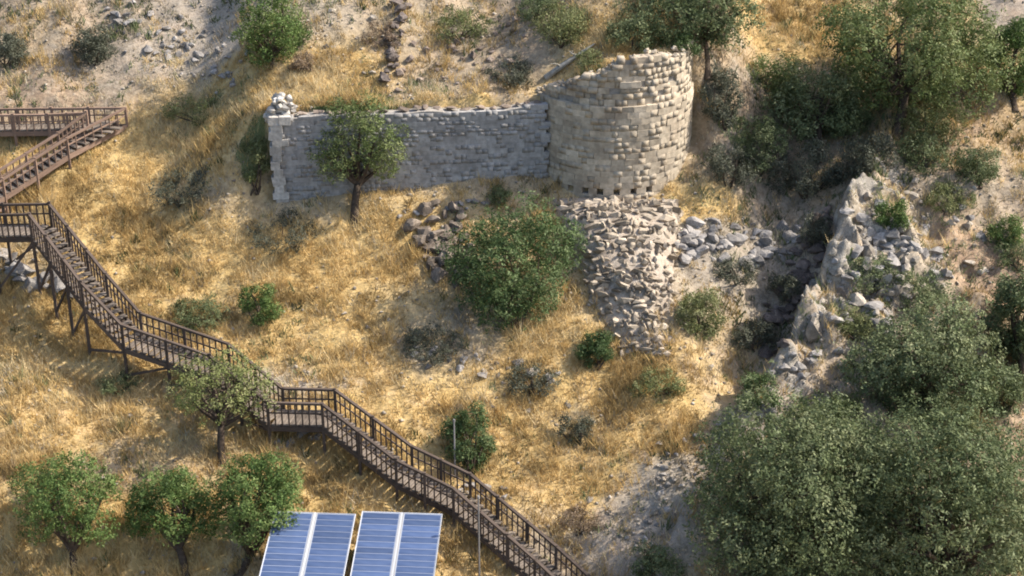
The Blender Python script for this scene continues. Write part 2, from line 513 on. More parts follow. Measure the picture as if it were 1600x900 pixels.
def lay_stones(stones, parent, matname, name='stone', kind='block', limit=300):
    """stones: list of (size_key, world matrix). The largest become parts of their own, the rest one joined part."""
    vs_ = variants(kind, matname)
    stones = sorted(stones, key=lambda s: -s[0])
    inv = Matrix.Translation(-parent.location)
    for i, (k, mw) in enumerate(stones[:limit]):
        o = bpy.data.objects.new(name, vs_[i % len(vs_)])
        COL.objects.link(o)
        o.parent = parent
        o.matrix_local = inv @ mw
    rest = stones[limit:]
    if rest:
        me = joined(name + '_fill', [(vs_[i % len(vs_)], inv @ mw) for i, (k, mw) in enumerate(rest)], M[matname])
        o = link('small_' + name + 's', me, None, parent)
        o['kind'] = 'stuff'

def TRS(loc, rot, sc):
    return Matrix.LocRotScale(Vector(loc), rot, Vector(sc))

# ------------------------------------------------------------------ fortress wall
wdir = Vector((WX1 - WX0, WY1 - WY0, 0)); WLEN = wdir.length; wdir.normalize()
wn = Vector((wdir.y, -wdir.x, 0))                      # faces the camera
wrot = Matrix((( wdir.x, -wn.x, 0), (wdir.y, -wn.y, 0), (0, 0, 1))).to_quaternion()   # local -Y faces outwards
wall = empty('fortress_wall', (WX0, WY0, Hz(WX0, WY0 - .3)))
tag(wall, 'long straight grey rubble stone fortress wall in shade, joined to the round tower', 'wall')
def wall_top(u):
    return WTOP + 0.05 * math.sin(u * 1.3) + 0.03 * math.sin(u * 3.1 + 1) - 0.15 * max(0, 1 - u / 2.0) + 0.12 * max(0, (u - 8) / 3)
def wall_foot(u):
    p = Vector((WX0, WY0, 0)) + wdir * u
    return Hz(p.x, p.y - 0.25) - 0.4
# mortar core, set back behind the stones' faces
bm = bmesh.new()
nu = 40
ring = []
for i in range(nu + 1):
    u = 0.12 + (WLEN - 0.12) * i / nu
    p = Vector((WX0, WY0, 0)) + wdir * u
    a = p + wn * 0.022; b_ = p - wn * 0.85
    zt = wall_top(u) - 0.06; zb = wall_foot(u)
    ring.append([bm.verts.new((q.x, q.y, z)) for q, z in ((a, zb), (a, zt), (b_, zt), (b_, zb))])
for i in range(nu):
    for j in range(4):
        bm.faces.new((ring[i][j], ring[i + 1][j], ring[i + 1][(j + 1) % 4], ring[i][(j + 1) % 4]))
bm.faces.new(ring[0]); bm.faces.new(ring[-1][::-1])
bmesh.ops.recalc_face_normals(bm, faces=bm.faces)
bmesh.ops.translate(bm, verts=bm.verts, vec=-wall.location)
me = bpy.data.meshes.new('wall_core'); bm.to_mesh(me); bm.free()
link('wall_core', me, M['mortar'], wall)
stones = []
z = 1.0; row = 0
while z < WTOP + 0.2:
    hgt = rnd.uniform(0.15, 0.25)
    u = 0.55 - rnd.uniform(0, .4)
    while u < WLEN:
        L = rnd.uniform(0.2, 0.48)
        uc = u + L / 2
        if z + hgt > wall_foot(uc) + 0.05 and z + hgt * 0.5 < wall_top(uc) - rnd.uniform(0.06, 0.12) and uc < WLEN + .1:
            p = Vector((WX0, WY0, z + hgt / 2)) + wdir * uc + wn * rnd.uniform(-0.014, 0.016) - wn * 0.11
            q = wrot @ Euler((rnd.uniform(-.015, .015), rnd.uniform(-.04, .04), rnd.uniform(-.02, .02))).to_quaternion()
            stones.append((L * hgt, TRS(p, q, (L * 1.02, 0.30, hgt * 1.02))))
        u += L
    z += hgt * 0.97; row += 1
lay_stones(stones, wall, 'wall_stone')
# coping rubble
stones = []
u = 0.6
while u < WLEN - 0.2:
    L = rnd.uniform(0.3, 0.7)
    p = Vector((WX0, WY0, wall_top(u + L / 2) + rnd.uniform(-.02, .08))) + wdir * (u + L / 2) - wn * 0.28
    stones.append((L, TRS(p, wrot @ Euler((rnd.uniform(-.15, .15), rnd.uniform(-.12, .12), rnd.uniform(-.3, .3))).to_quaternion(), (L, 0.45, rnd.uniform(.10, .20)))))
    u += L * rnd.uniform(0.8, 1.2)
lay_stones(stones, wall, 'brown_stone', 'coping_stone', 'rock')
# end pier of pale quoins with a broken stub on top
pier = empty('stone_pier', (WX0 - 0.1, WY0 - .1, Hz(WX0, WY0 - .4)))
tag(pier, 'narrow ruined pier of pale stones at the left end of the wall', 'pier')
stones = []
z = Hz(WX0, WY0 - .4) - 0.3
k = 0
while z < WTOP + 1.15:
    hgt = rnd.uniform(0.24, 0.36)
    over = max(0, z - WTOP)
    wd = rnd.choice((.34, .44, .5, .62)) * (1 + (0.7 if z > WTOP - .5 else 0)) * (1 - 0.35 * over)
    x0 = 0.0
    nseg = 1 if z < WTOP - .5 else 2
    for s in range(nseg):
        L = wd / nseg * 1.02
        for dpt in range(3):
            p = Vector((WX0, WY0, z + hgt / 2)) + wdir * (x0 + L / 2 + (0.1 if k % 2 else 0) - 0.1) - wn * (0.16 + 0.36 * dpt) + wn * 0.1
            stones.append((10 - dpt, TRS(p, wrot @ Euler((rnd.uniform(-.1, .1), rnd.uniform(-.12, .12), rnd.uniform(-.15, .15))).to_quaternion(), (L * 1.05, 0.42, hgt * 1.04))))
        x0 += wd / nseg
    z += hgt; k += 1
lay_stones([q for q in stones if q[1].translation.z < WTOP - .1], pier, 'quoin_stone', 'quoin')
heap = []
for i in range(64):
    t = rnd.random() ** 1.4; zz = WTOP - .3 + .98 * t; sp_ = .72 * (1 - .7 * t)
    sz = rnd.uniform(.3, .55) * (1 - .25 * t)
    p = Vector((WX0, WY0, zz)) + wdir * (.45 + rnd.uniform(-1, 1) * sp_) - wn * (.45 + rnd.uniform(-1, 1) * .4)
    heap.append((sz, TRS(p, Euler((rnd.random(), rnd.random(), rnd.random() * 6)).to_quaternion(), (sz * 1.2, sz, sz * .8))))
lay_stones(heap, pier, 'quoin_stone', 'broken_stone', 'rock')

# ------------------------------------------------------------------ round tower
TB = 2.12
tower = empty('round_tower', (TCX, TCY, TB))
tag(tower, 'tall half-round ruined stone tower with a row of square holes near its foot', 'tower')
HOLE_Z = TB + 0.54
def tower_top(th):           # th = 0 faces the camera, positive to the right
    z = TTOP + 0.25 + 0.1 * math.sin(5 * th) + 0.07 * math.sin(13 * th + 1)
    z -= 1.8 * max(0.0, min(1.0, (-th + 0.05) / 1.15))
    return z
def tower_r(z):
    r = TR - 0.02 * (z - TB) / 7
    if z > TTOP - 1.75: r -= 0.12
    return r
courses = []
z = TB
holec = None
while z < TTOP + 0.5:
    hgt = rnd.uniform(0.19, 0.27)
    if abs(z - HOLE_Z) < 0.14 and holec is None:
        hgt = 0.26; holec = (z, z + hgt)
    courses.append((z, hgt)); z += hgt
if holec is None: holec = (HOLE_Z, HOLE_Z + .24)
hole_th = [math.asin(max(-.97, min(.97, (px - 958) / 128))) for px in (872, 892, 914, 936, 962, 988, 1012, 1046, 1068)]
stones = []
for (z, hgt) in courses:
    r = tower_r(z + hgt / 2)
    if abs(z - holec[0]) < 1e-4:
        hw = 0.135 / r
        edges = [-1.75] + [e for h in hole_th for e in (h - hw, h + hw)] + [1.85]
        for a0, a1 in zip(edges[0::2], edges[1::2]):
            nseg = max(1, int(round((a1 - a0) * r / 0.4)))
            for k in range(nseg):
                tc = a0 + (a1 - a0) * (k + .5) / nseg; L = (a1 - a0) / nseg * r
                rc = r - 0.22 + rnd.uniform(-.02, .03)
                stones.append((2, TRS((TCX + rc * math.sin(tc), TCY - rc * math.cos(tc), z + hgt / 2), Euler((0, 0, tc)).to_quaternion(), (L, .44, hgt))))
        continue
    th = -1.75 + rnd.uniform(0, .1)
    rough = z > TTOP - 1.9
    while th < 1.85:
        L = rnd.uniform(0.25, 0.6) * (0.8 if rough else 1)
        d = L / r; tc = th + d / 2; th += d
        if z + hgt > tower_top(tc) - rnd.uniform(0, .12): continue
        if rough and rnd.random() < 0.06: continue
        j = rnd.uniform(-.012, .012) + (rnd.uniform(-.045, .045) if rough else 0)
        rc = r - 0.22 + j
        p = (TCX + rc * math.sin(tc), TCY - rc * math.cos(tc), z + hgt / 2)
        q = Euler((0, 0, tc)).to_quaternion() @ Euler((rnd.uniform(-.03, .03), rnd.uniform(-.03, .03), rnd.uniform(-.03, .03))).to_quaternion()
        stones.append((L * hgt, TRS(p, q, (L * 1.0, 0.44, hgt * 1.0))))
lay_stones(stones, tower, 'tower_stone')
# rubble core behind the facing stones, cut back behind the course of holes
bm = bmesh.new()
prof = [(TR - 0.035, TB - .6), (TR - 0.035, holec[0]), (TR - 0.52, holec[0] + .002), (TR - 0.52, holec[1]), (TR - 0.035, holec[1] + .002), (TR - 0.05, TTOP - 1.8), (TR - 0.22, TTOP - 1.79)]
ns = 48
rows = []
for i in range(ns + 1):
    th = -1.95 + 3.9 * i / ns
    zt = tower_top(th) - 0.22
    pr = prof + [(TR - 0.22, max(zt, TTOP - 1.7)), (TR - 0.95, max(zt, TTOP - 1.7) - .35)]
    rows.append([bm.verts.new((r * math.sin(th), -r * math.cos(th), z - TB)) for r, z in pr])
for i in range(ns):
    for j in range(len(prof) + 1):
        bm.faces.new((rows[i][j], rows[i + 1][j], rows[i + 1][j + 1], rows[i][j + 1]))
bmesh.ops.recalc_face_normals(bm, faces=bm.faces)
me = bpy.data.meshes.new('rubble_core'); bm.to_mesh(me); bm.free()
link('rubble_core', me, M['mortar'], tower)
# loose broken blocks left on the crown of the tower
stones = []
for i in range(110):
    th = rnd.uniform(-1.3, 1.5); r = TR - rnd.uniform(0.1, 0.8)
    s = rnd.uniform(.14, .42)
    stones.append((s, TRS((TCX + r * math.sin(th), TCY - r * math.cos(th), max(tower_top(th) - .2, TTOP - 1.7) + rnd.uniform(-.05, .12)), Euler((rnd.random(), rnd.random(), rnd.random() * 6)).to_quaternion(), (s, s * .8, s * .6))))
lay_stones(stones, tower, 'tower_stone', 'broken_block', 'rock')

# stony footing under the tower
foot_loc = hit(985, 540)
footing = empty('tower_footing', foot_loc)
tag(footing, 'sloping footing of pale broken masonry and rubble below the round tower', 'footing')
POLY = [(865, 312), (1062, 300), (1052, 420), (1045, 545), (975, 552), (930, 470), (885, 390)]
def in_poly(x, y, P):
    c = False
    for (x0, y0), (x1, y1) in zip(P, P[1:] + P[:1]):
        if (y0 > y) != (y1 > y) and x < (x1 - x0) * (y - y0) / (y1 - y0) + x0: c = not c
    return c
NU, NV = 30, 44
ledge = np.interp
def foot_pt(u, v):
    py = 311 + 242 * v
    xl = np.interp(v, [0, .3, .65, 1], [858, 890, 925, 968]); xr = np.interp(v, [0, .45, 1], [1064, 1054, 1046])
    px = xl + (xr - xl) * u
    p = hit(px, py)
    bulge = math.sqrt(max(0, 1 - (2 * u - 1) ** 2)) * (1.15 - 1.1 * v) * min(1, v * 6 + .15)
    nz = float(fbm(np.array([px * .02]), np.array([py * .03]), 1.7, 4)[0])
    return p + Vector((0.10 * (u - .5), -0.62, 0.66)) * bulge + Vector((0, -.6, .5)) * nz * .28 * math.sqrt(max(0, 1 - (2 * u - 1) ** 2))
grid = [[foot_pt(i / NU, j / NV) for i in range(NU + 1)] for j in range(NV + 1)]
V = np.array([[tuple(q - foot_loc - Vector((0, -.04, .05))) for q in rw] for rw in grid]).reshape(-1, 3)
ii = np.arange((NU + 1) * (NV + 1)).reshape(NV + 1, NU + 1)
Fq = np.stack([ii[1:, :-1], ii[1:, 1:], ii[:-1, 1:], ii[:-1, :-1]], -1).reshape(-1, 4)
link('rubble_core', mesh_np('rubble_core', V, Fq), M['footing_core'], footing)
stones = []
def surf(u, v):
    x = min(max(u, 0), .9999) * NU; y = min(max(v, 0), .9999) * NV
    i, j = int(x), int(y)
    a_, b_, c_ = grid[j][i], grid[j][i + 1], grid[j + 1][i]
    n = (b_ - a_).cross(a_ - c_)
    return a_ + (b_ - a_) * (x - i) + (c_ - a_) * (y - j), n.normalized()
v = 0.0
while v < 0.99:
    hv = rnd.uniform(0.016, 0.036)
    u = rnd.uniform(-.09, .03)
    wpx = np.interp(v, [0, 1], [200, 80])
    uend = 1 + rnd.uniform(-.08, .07)
    while u < uend:
        L = rnd.uniform(6, 20) * rnd.choice((.45, .7, 1, 1.5)) / wpx
        if rnd.random() < (0.92 if v < .8 else 0.92 - 3 * (v - .8)) and (0.04 < u < .93 or rnd.random() < .6):
            p, n = surf(u + L / 2 + rnd.uniform(-.01, .01), v + hv / 2 + rnd.uniform(-.006, .006))
            tx = Vector((1, 0, 0)); tx = (tx - n * tx.dot(n)).normalized(); ty = n.cross(tx)
            q = Matrix(((tx.x, -n.x, ty.x), (tx.y, -n.y, ty.y), (tx.z, -n.z, ty.z))).to_quaternion()
            q = q @ Euler((rnd.uniform(-.16, .16), rnd.uniform(-.25, .25), rnd.uniform(-.16, .16))).to_quaternion()
            lw = L * wpx / 38; lh = hv * 252 / 33
            stones.append((lw * lh, TRS(p + n * rnd.uniform(-.14, .05), q, (lw * rnd.uniform(1.0, 1.35), rnd.uniform(.3, .5), lh * rnd.uniform(1.1, 1.7)))))
        u += L
    v += hv
lay_stones(stones, footing, 'footing_stone', 'rubble_stone', 'rock')

# ------------------------------------------------------------------ boardwalks
def unit_box(name, mat):
    me = bpy.data.meshes.new(name)
    v = [(x, y, z) for x in (-.5, .5) for y in (-.5, .5) for z in (-.5, .5)]
    f = [(0, 1, 3, 2), (4, 6, 7, 5), (0, 4, 5, 1), (2, 3, 7, 6), (0, 2, 6, 4), (1, 5, 7, 3)]
    me.from_pydata(v, [], f); me.materials.append(mat)
    return me
BOX = {k: unit_box(k, M[k]) for k in ('wood', 'wood_red', 'wood_deck', 'alu', 'backsheet', 'cell', 'post_metal')}
def bar(name, a, b, wd, th, mk, parent, up=Vector((0, 0, 1))):
    a = Vector(a); b = Vector(b); d = b - a; L = d.length
    y = d / L
    x = y.cross(up)
    if x.length < 1e-4: x = Vector((1, 0, 0))
    x.normalize(); zz = x.cross(y)
    m = Matrix(((x.x * wd, y.x * L, zz.x * th, 0), (x.y * wd, y.y * L, zz.y * th, 0), (x.z * wd, y.z * L, zz.z * th, 0), (0, 0, 0, 1)))
    m.translation = (a + b) / 2 - parent.location
    o = bpy.data.objects.new(name, BOX[mk]); COL.objects.link(o)
    o.parent = parent; o.matrix_local = m
    return o

def boardwalk(pixpts, label, width=1.05, rail_h=0.88, mk='wood', step=0.30, bal=0.235):
    P = [hit(px, py, h) for (px, py, h) in pixpts]
    root = empty('boardwalk', (P[0].x, P[0].y, Hz(P[0].x, P[0].y)))
    tag(root, label, 'boardwalk')
    nodes = []
    for i, p in enumerate(P):                     # mitred side offsets
        d0 = (P[i] - P[i - 1]) if i else (P[1] - P[0]); d1 = (P[i + 1] - P[i]) if i < len(P) - 1 else d0
        a = Vector((d0.x, d0.y, 0)).normalized(); b = Vector((d1.x, d1.y, 0)).normalized()
        t = (a + b).normalized(); s = Vector((t.y, -t.x, 0)) / max(0.5, math.sqrt((1 + a.dot(b)) / 2))
        nodes.append(s * width / 2)
    UPV = Vector((0, 0, 1))
    for i in range(len(P) - 1):
        a, b = P[i], P[i + 1]
        L = (b - a).length
        n = max(2, int(round(L / step)))
        for k in range(n):                        # treads / deck boards
            t0, t1 = k / n, (k + 1) / n
            c = a.lerp(b, (t0 + t1) / 2); s = nodes[i].lerp(nodes[i + 1], (t0 + t1) / 2)
            hd = Vector((b.x - a.x, b.y - a.y, 0)); run = hd.length / n; hd.normalize()
            m = Matrix((( (s.normalized().x) * s.length * 2, hd.x * run * .93, 0, 0), ((s.normalized().y) * s.length * 2, hd.y * run * .93, 0, 0), (0, 0, 0.05, 0), (0, 0, 0, 1)))
            m.translation = c - root.location + UPV * rnd.uniform(-.006, .006)
            o = bpy.data.objects.new('deck_board', BOX['wood_deck']); COL.objects.link(o); o.parent = root; o.matrix_local = m
        for k in range(max(1, int(L / 1.5))):
            t0 = (k + .5) / max(1, int(L / 1.5)); c = a.lerp(b, t0) - UPV * .19; sv = nodes[i].lerp(nodes[i + 1], t0)
            bar('joist', c - sv * .94, c + sv * .94, .08, .12, mk, root)
        for sg in (-1, 1):
            sa, sb = a + nodes[i] * sg, b + nodes[i + 1] * sg
            bar('stringer', sa - UPV * .15, sb - UPV * .15, 0.07, 0.20, mk, root)
            bar('handrail', sa + UPV * rail_h, sb + UPV * rail_h, 0.11, 0.08, mk, root)
            bar('mid_rail', sa + UPV * rail_h * .55, sb + UPV * rail_h * .55, 0.04, 0.05, mk, root)
            npost = max(1, int(round(L / 1.5)))
            for k in range(npost + (1 if i == len(P) - 2 else 0)):
                c = sa.lerp(sb, k / npost)
                zg = Hz(c.x, c.y) - 0.25
                bar('post', Vector((c.x, c.y, min(zg, c.z - .3))), c + UPV * (rail_h + .06 + rnd.uniform(-.03, .05)), 0.10, 0.10, mk, root, Vector((0, 1, 0)))
            if c.z - Hz(c.x, c.y) > 0.9:               # bracing where the walk stands high
                for k in range(npost):
                    c0 = sa.lerp(sb, k / npost); c1 = sa.lerp(sb, (k + 1) / npost)
                    bar('brace', Vector((c0.x, c0.y, Hz(c0.x, c0.y) + .25)), c1 - UPV * .25, .05, .09, mk, root)
            nb = int(L / bal)
            for k in range(1, nb):
                c = sa.lerp(sb, k / nb)
                bar('baluster', c - UPV * .05, c + UPV * rail_h, 0.05, 0.05, mk, root, Vector((0, 1, 0)))
    return P

lower = boardwalk([(-70, 362, 2.0), (66, 360, 2.2), (150, 468, 1.9), (208, 532, 1.3), (345, 580, .8), (432, 652, .75), (515, 654, .85), (632, 742, .6), (722, 786, .45), (852, 898, .35), (950, 990, .35)],
          'brown wooden boardwalk with railings stepping down past the solar panels')
upper = boardwalk([(-80, 200, .3), (80, 198, .35), (168, 196, .4), (100, 236, .5), (0, 300, .6), (-90, 355, .9)],
          'reddish wooden boardwalk doubling back at the upper left of the slope', mk='wood_red', bal=0.3, width=0.8, rail_h=0.65)

# ------------------------------------------------------------------ solar arrays
def solar(px0, px1, label, mod_cols=2):
    pt = hit((px0 + px1) / 2, 800, 1.5)
    k = ppm(pt)
    W = (px1 - px0) / k
    tilt, yaw = R(13), R(3.5)
    ex = Vector((math.cos(yaw), -math.sin(yaw), 0)); ey = Vector((-math.sin(yaw) * math.cos(tilt), -math.cos(yaw) * math.cos(tilt), -math.sin(tilt))); ez = ex.cross(-ey)
    x0 = at_depth(px0, 800, pt).x
    O = Vector((x0, pt.y, pt.z))
    root = empty('solar_panel', (x0 + W / 2, pt.y - 1.8, Hz(x0 + W / 2, pt.y - 1.8)))
    tag(root, label, 'solar panel')
    mats = {}
    def slab(name, u0, u1, v0, v1, h0, h1, mk, parent=root, off=None):
        c = O + ex * (u0 + u1) / 2 + ey * (v0 + v1) / 2 + ez * (h0 + h1) / 2
        m = Matrix(((ex.x * (u1 - u0), ey.x * (v1 - v0), ez.x * (h1 - h0), 0), (ex.y * (u1 - u0), ey.y * (v1 - v0), ez.y * (h1 - h0), 0), (ex.z * (u1 - u0), ey.z * (v1 - v0), ez.z * (h1 - h0), 0), (0, 0, 0, 1)))
        m.translation = c - root.location
        o = bpy.data.objects.new(name, BOX[mk]); COL.objects.link(o); o.parent = parent
        o.matrix_local = m if parent is root else mats[parent.name].inverted() @ m
        mats[o.name] = m
        return o
    ML = 3.7
    cw = (W - 0.10) / mod_cols
    for c in range(mod_cols):
        u0 = c * (cw + 0.10)
        for r_ in range(2):
            v0 = r_ * (ML + 0.02)
            mod = slab('module', u0 + .02, u0 + cw - .02, v0 + .02, v0 + ML - .02, 0.0, 0.03, 'backsheet')
            nrow = 14
            for i in range(nrow):
                a = v0 + .05 + (ML - .10) * i / nrow; b = v0 + .05 + (ML - .10) * (i + 1) / nrow
                slab('cell_row', u0 + .05, u0 + cw - .05, a + .013, b - .013, 0.03, 0.038, 'cell', mod)
            for (a, b, p, q) in ((u0, u0 + .02, v0, v0 + ML), (u0 + cw - .02, u0 + cw, v0, v0 + ML), (u0 + .021, u0 + cw - .021, v0, v0 + .02), (u0 + .021, u0 + cw - .021, v0 + ML - .02, v0 + ML)):
                slab('module_frame', a, b, p, q, -0.005, 0.045, 'alu', mod)
    slab('joint_strip', cw + 0.015, cw + 0.085, 0, 2 * ML + .02, 0.0, 0.05, 'alu')
    for v in (0.6, 2.4, 4.6, 6.4):
        slab('mounting_rail', 0.05, W - 0.05, v, v + .06, -0.08, -0.01, 'alu')
    for u in (0.3, W - 0.3):
        for v in (0.63, 6.43):
            p = O + ex * u + ey * v - ez * 0.08
            bar('support_leg', (p.x, p.y, Hz(p.x, p.y) - .2), p, 0.07, 0.07, 'post_metal', root, Vector((0, 1, 0)))
solar(430, 557, 'blue solar panel half behind the green tree, with one pale centre strip')
solar(566, 692, 'blue solar panel standing by the boardwalk, right of its twin')

# slim grey posts along the path
def slim_post(px, py, top, label):
    p = hit(px, py); h = (py - top) / ppm(p) / math.cos(PITCH)
    root = empty('slim_post', p)
    tag(root, label, 'post')
    bm = bmesh.new()
    bmesh.ops.create_cone(bm, cap_ends=True, segments=8, radius1=.034, radius2=.026, depth=h + .2, matrix=Matrix.Translation((0, 0, h / 2 - .1)))
    me = bpy.data.meshes.new('shaft'); bm.to_mesh(me); bm.free(); link('shaft', me, M['post_metal'], root)
    bm = bmesh.new()
    bmesh.ops.create_cone(bm, cap_ends=True, segments=10, radius1=.05, radius2=.035, depth=.08, matrix=Matrix.Translation((0, 0, h + .05)))
    me = bpy.data.meshes.new('cap'); bm.to_mesh(me); bm.free(); link('cap', me, M['post_metal'], root)
slim_post(711, 745, 655, 'slim grey post standing in front of the dark shrub by the boardwalk')
slim_post(749, 905, 770, 'slim grey post beside the solar panel at the bottom edge')

# ------------------------------------------------------------------ rocks
def big_rock_mesh(name, seed, mat, sub=3, rough=0.3):
    bm = bmesh.new()
    bmesh.ops.create_icosphere(bm, subdivisions=sub, radius=0.5)
    r = np.random.default_rng(seed)
    planes = [(Vector(r.normal(size=3)).normalized(), r.uniform(0.16, 0.38)) for i in range(20)]
    ofs = r.uniform(0, 50, 3)
    for v in bm.verts:
        co = v.co.copy()
        for n, d in planes:
            k = co.dot(n)
            if k > d: co -= n * (k - d)
        f = float(fbm(np.array([co.x * 1.3 + ofs[0] + co.z]), np.array([co.y * 1.3 + ofs[1] - co.z]), 2.5, 3)[0])
        v.co = co * (1 + rough * f)
    me = bpy.data.meshes.new(name); bm.to_mesh(me); bm.free()
    me.materials.append(mat)
    return me
BIG = {}
def big_rock(matname, i):
    key = (matname, i % 5)
    if key not in BIG: BIG[key] = big_rock_mesh('boulder', 40 + i % 5 * 3 + len(matname), M[matname], 2)
    return BIG[key]

def outcrop(label, cat, spots, matname, seed=0, sink=0.25, name='rock_outcrop'):
    """spots: (px, py, width_px, height_px) of each boulder"""
    r = random.Random(seed)
    c = hit(spots[0][0], spots[0][1])
    root = empty(name, c)
    tag(root, label, cat)
    for i, (px, py, wp, hp) in enumerate(spots):
        p = hit(px, py); k = ppm(p)
        sx, sz = wp / k, hp / k
        o = bpy.data.objects.new('boulder', big_rock(matname if r.random() < .5 else ('grey_stone' if matname == 'limestone' else matname), r.randrange(5))); COL.objects.link(o)
        o.parent = root
        o.matrix_local = Matrix.Translation(-c) @ TRS(p + Vector((0, 0, sz * (0.5 - sink) * .6)), Euler((r.uniform(-.3, .3), r.uniform(-.4, .4), r.uniform(0, 6.28))).to_quaternion(), (sx, sx * r.uniform(.75, 1.1), sz))
def cluster(x0, y0, x1, y1, n, w0, w1, seed, jitter=18):
    r = random.Random(seed); out = []
    for i in range(n):
        t = (i + r.random()) / n
        wd = r.uniform(w0, w1)
        out.append((x0 + (x1 - x0) * t + r.uniform(-jitter, jitter), y0 + (y1 - y0) * t + r.uniform(-jitter, jitter), wd, wd * r.uniform(.6, .95)))
    return out
def bedrock():
    """fractured limestone bedrock standing along the rim of the gully"""
    rng = np.random.default_rng(9)
    pts = np.array(RIDGE); seg = np.hypot(*(pts[1:] - pts[:-1]).T); cum = np.r_[0, np.cumsum(seg)]; L = cum[-1]
    al = np.arange(0, L, 0.09); ac = np.arange(-0.7, 3.0, 0.09)
    AL, AC = np.meshgrid(al, ac)
    X = np.interp(AL, cum, pts[:, 0]) + AC; Y = np.interp(AL, cum, pts[:, 1]) + AC * 0.12
    sx = rng.uniform(X.min() - 1, X.max() + 1, 420); sy = rng.uniform(Y.min() - 1, Y.max() + 1, 420)
    hgt = rng.uniform(-.12, .22, 420); tx = rng.normal(-.05, .2, 420); ty = rng.normal(-.1, .25, 420)
    D = (X[..., None] + .12 * fbm(X, Y, 2.5, 2)[..., None] - sx) ** 2 + (1.5 * (Y[..., None] - sy)) ** 2
    k = D.argmin(-1)
    Ds = np.partition(D, 1, -1); crack = np.clip((np.sqrt(Ds[..., 1]) - np.sqrt(Ds[..., 0])) / .12, 0, 1)
    h = hgt[k] + tx[k] * (X - sx[k]) + ty[k] * (Y - sy[k]) - .22 * (1 - crack)
    edge = sstep(-.7, -.1, AC) * (1 - sstep(1.2, 3.0, AC + .9 * fbm(X, Y, .9, 3))) * sstep(0, 1.2, AL) * (1 - sstep(L - 2, L, AL))
    Z = H(X, Y) + h * edge + .16 * fbm(X, Y * 1.6, 2.6, 4, .6) * edge - .35 * (1 - sstep(0.05, .5, edge))
    ny_, nx_ = X.shape; ii = np.arange(nx_ * ny_).reshape(ny_, nx_)
    F = np.stack([ii[:-1, :-1], ii[:-1, 1:], ii[1:, 1:], ii[1:, :-1]], -1).reshape(-1, 4)
    root = empty('bedrock_ridge', (pts[2][0], pts[2][1], Hz(*pts[2])))
    tag(root, 'fractured pale bedrock ridge running down the right side of the gully', 'rock ridge')
    V = np.stack([X, Y, Z], -1).reshape(-1, 3) - np.array(root.location)
    link('bedrock', mesh_np('bedrock', V, F), M['bedrock'], root)
bedrock()
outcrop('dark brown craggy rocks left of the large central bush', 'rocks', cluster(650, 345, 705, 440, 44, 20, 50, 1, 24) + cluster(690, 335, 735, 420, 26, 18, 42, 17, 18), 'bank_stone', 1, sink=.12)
outcrop('grey shaded rocks in the gully right of the tower', 'rocks', cluster(1062, 375, 1225, 385, 80, 10, 44, 2, 34), 'grey_stone', 2, sink=.4)
outcrop('pale limestone ledge along the right rim of the gully', 'rocks', cluster(1362, 300, 1285, 520, 34, 12, 40, 3, 26) + cluster(1410, 310, 1350, 480, 70, 12, 48, 31, 42), 'limestone', 3, sink=.42)
outcrop('pale limestone rocks at the lower end of the gully', 'rocks', cluster(1262, 535, 1130, 705, 60, 8, 36, 4, 26), 'limestone', 4, sink=.4)
outcrop('scattered white limestone crags on the slope below the orange earth patch', 'rocks', cluster(1500, 320, 1340, 560, 80, 10, 36, 5, 55), 'limestone', 5, sink=.42)
outcrop('bluish grey rock bank beneath the left end of the boardwalk', 'rocks', cluster(-20, 405, 110, 450, 26, 16, 48, 6, 20), 'grey_stone', 6)
outcrop('dark rock pile under the boardwalk landing beside the yellowish tree', 'rocks', cluster(425, 700, 505, 675, 12, 14, 36, 7, 9), 'grey_stone', 7)
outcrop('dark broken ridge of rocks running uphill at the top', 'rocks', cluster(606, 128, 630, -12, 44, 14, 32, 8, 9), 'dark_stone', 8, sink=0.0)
outcrop('rough brown rock bank above the wall terrace', 'rocks', cluster(650, 115, 800, 60, 46, 9, 30, 9, 38), 'brown_stone', 9)
outcrop('pale stones beside the big tree at the bottom', 'rocks', cluster(1065, 705, 1005, 830, 46, 8, 26, 10, 28), 'limestone', 10)
outcrop('rocks in the shade under the large central bush', 'rocks', cluster(640, 555, 880, 590, 34, 9, 28, 12, 16), 'grey_stone', 12)
outcrop('rubble strewn along the wall foot between tree and tower', 'rocks', cluster(620, 335, 790, 312, 30, 8, 22, 13, 6), 'grey_stone', 13)
outcrop('stones strewn where the lower boardwalk bends', 'rocks', cluster(640, 765, 790, 770, 22, 10, 26, 14, 10), 'grey_stone', 14)
outcrop('dark rocks added along the diagonal gully to deepen its shade', 'rocks', cluster(1292, 345, 1195, 545, 60, 18, 46, 16, 22), 'dark_stone', 16)  # dark stone colour stands in for the ridge's shadow strip
outcrop('large pale boulder on the gully rim', 'boulder', [(1270, 525, 52, 60)], 'limestone', 11, name='boulder')
outcrop('grey stone band across the bare upper left slope', 'rocks', cluster(170, 10, 370, 120, 60, 8, 26, 15, 34) , 'grey_stone', 15)

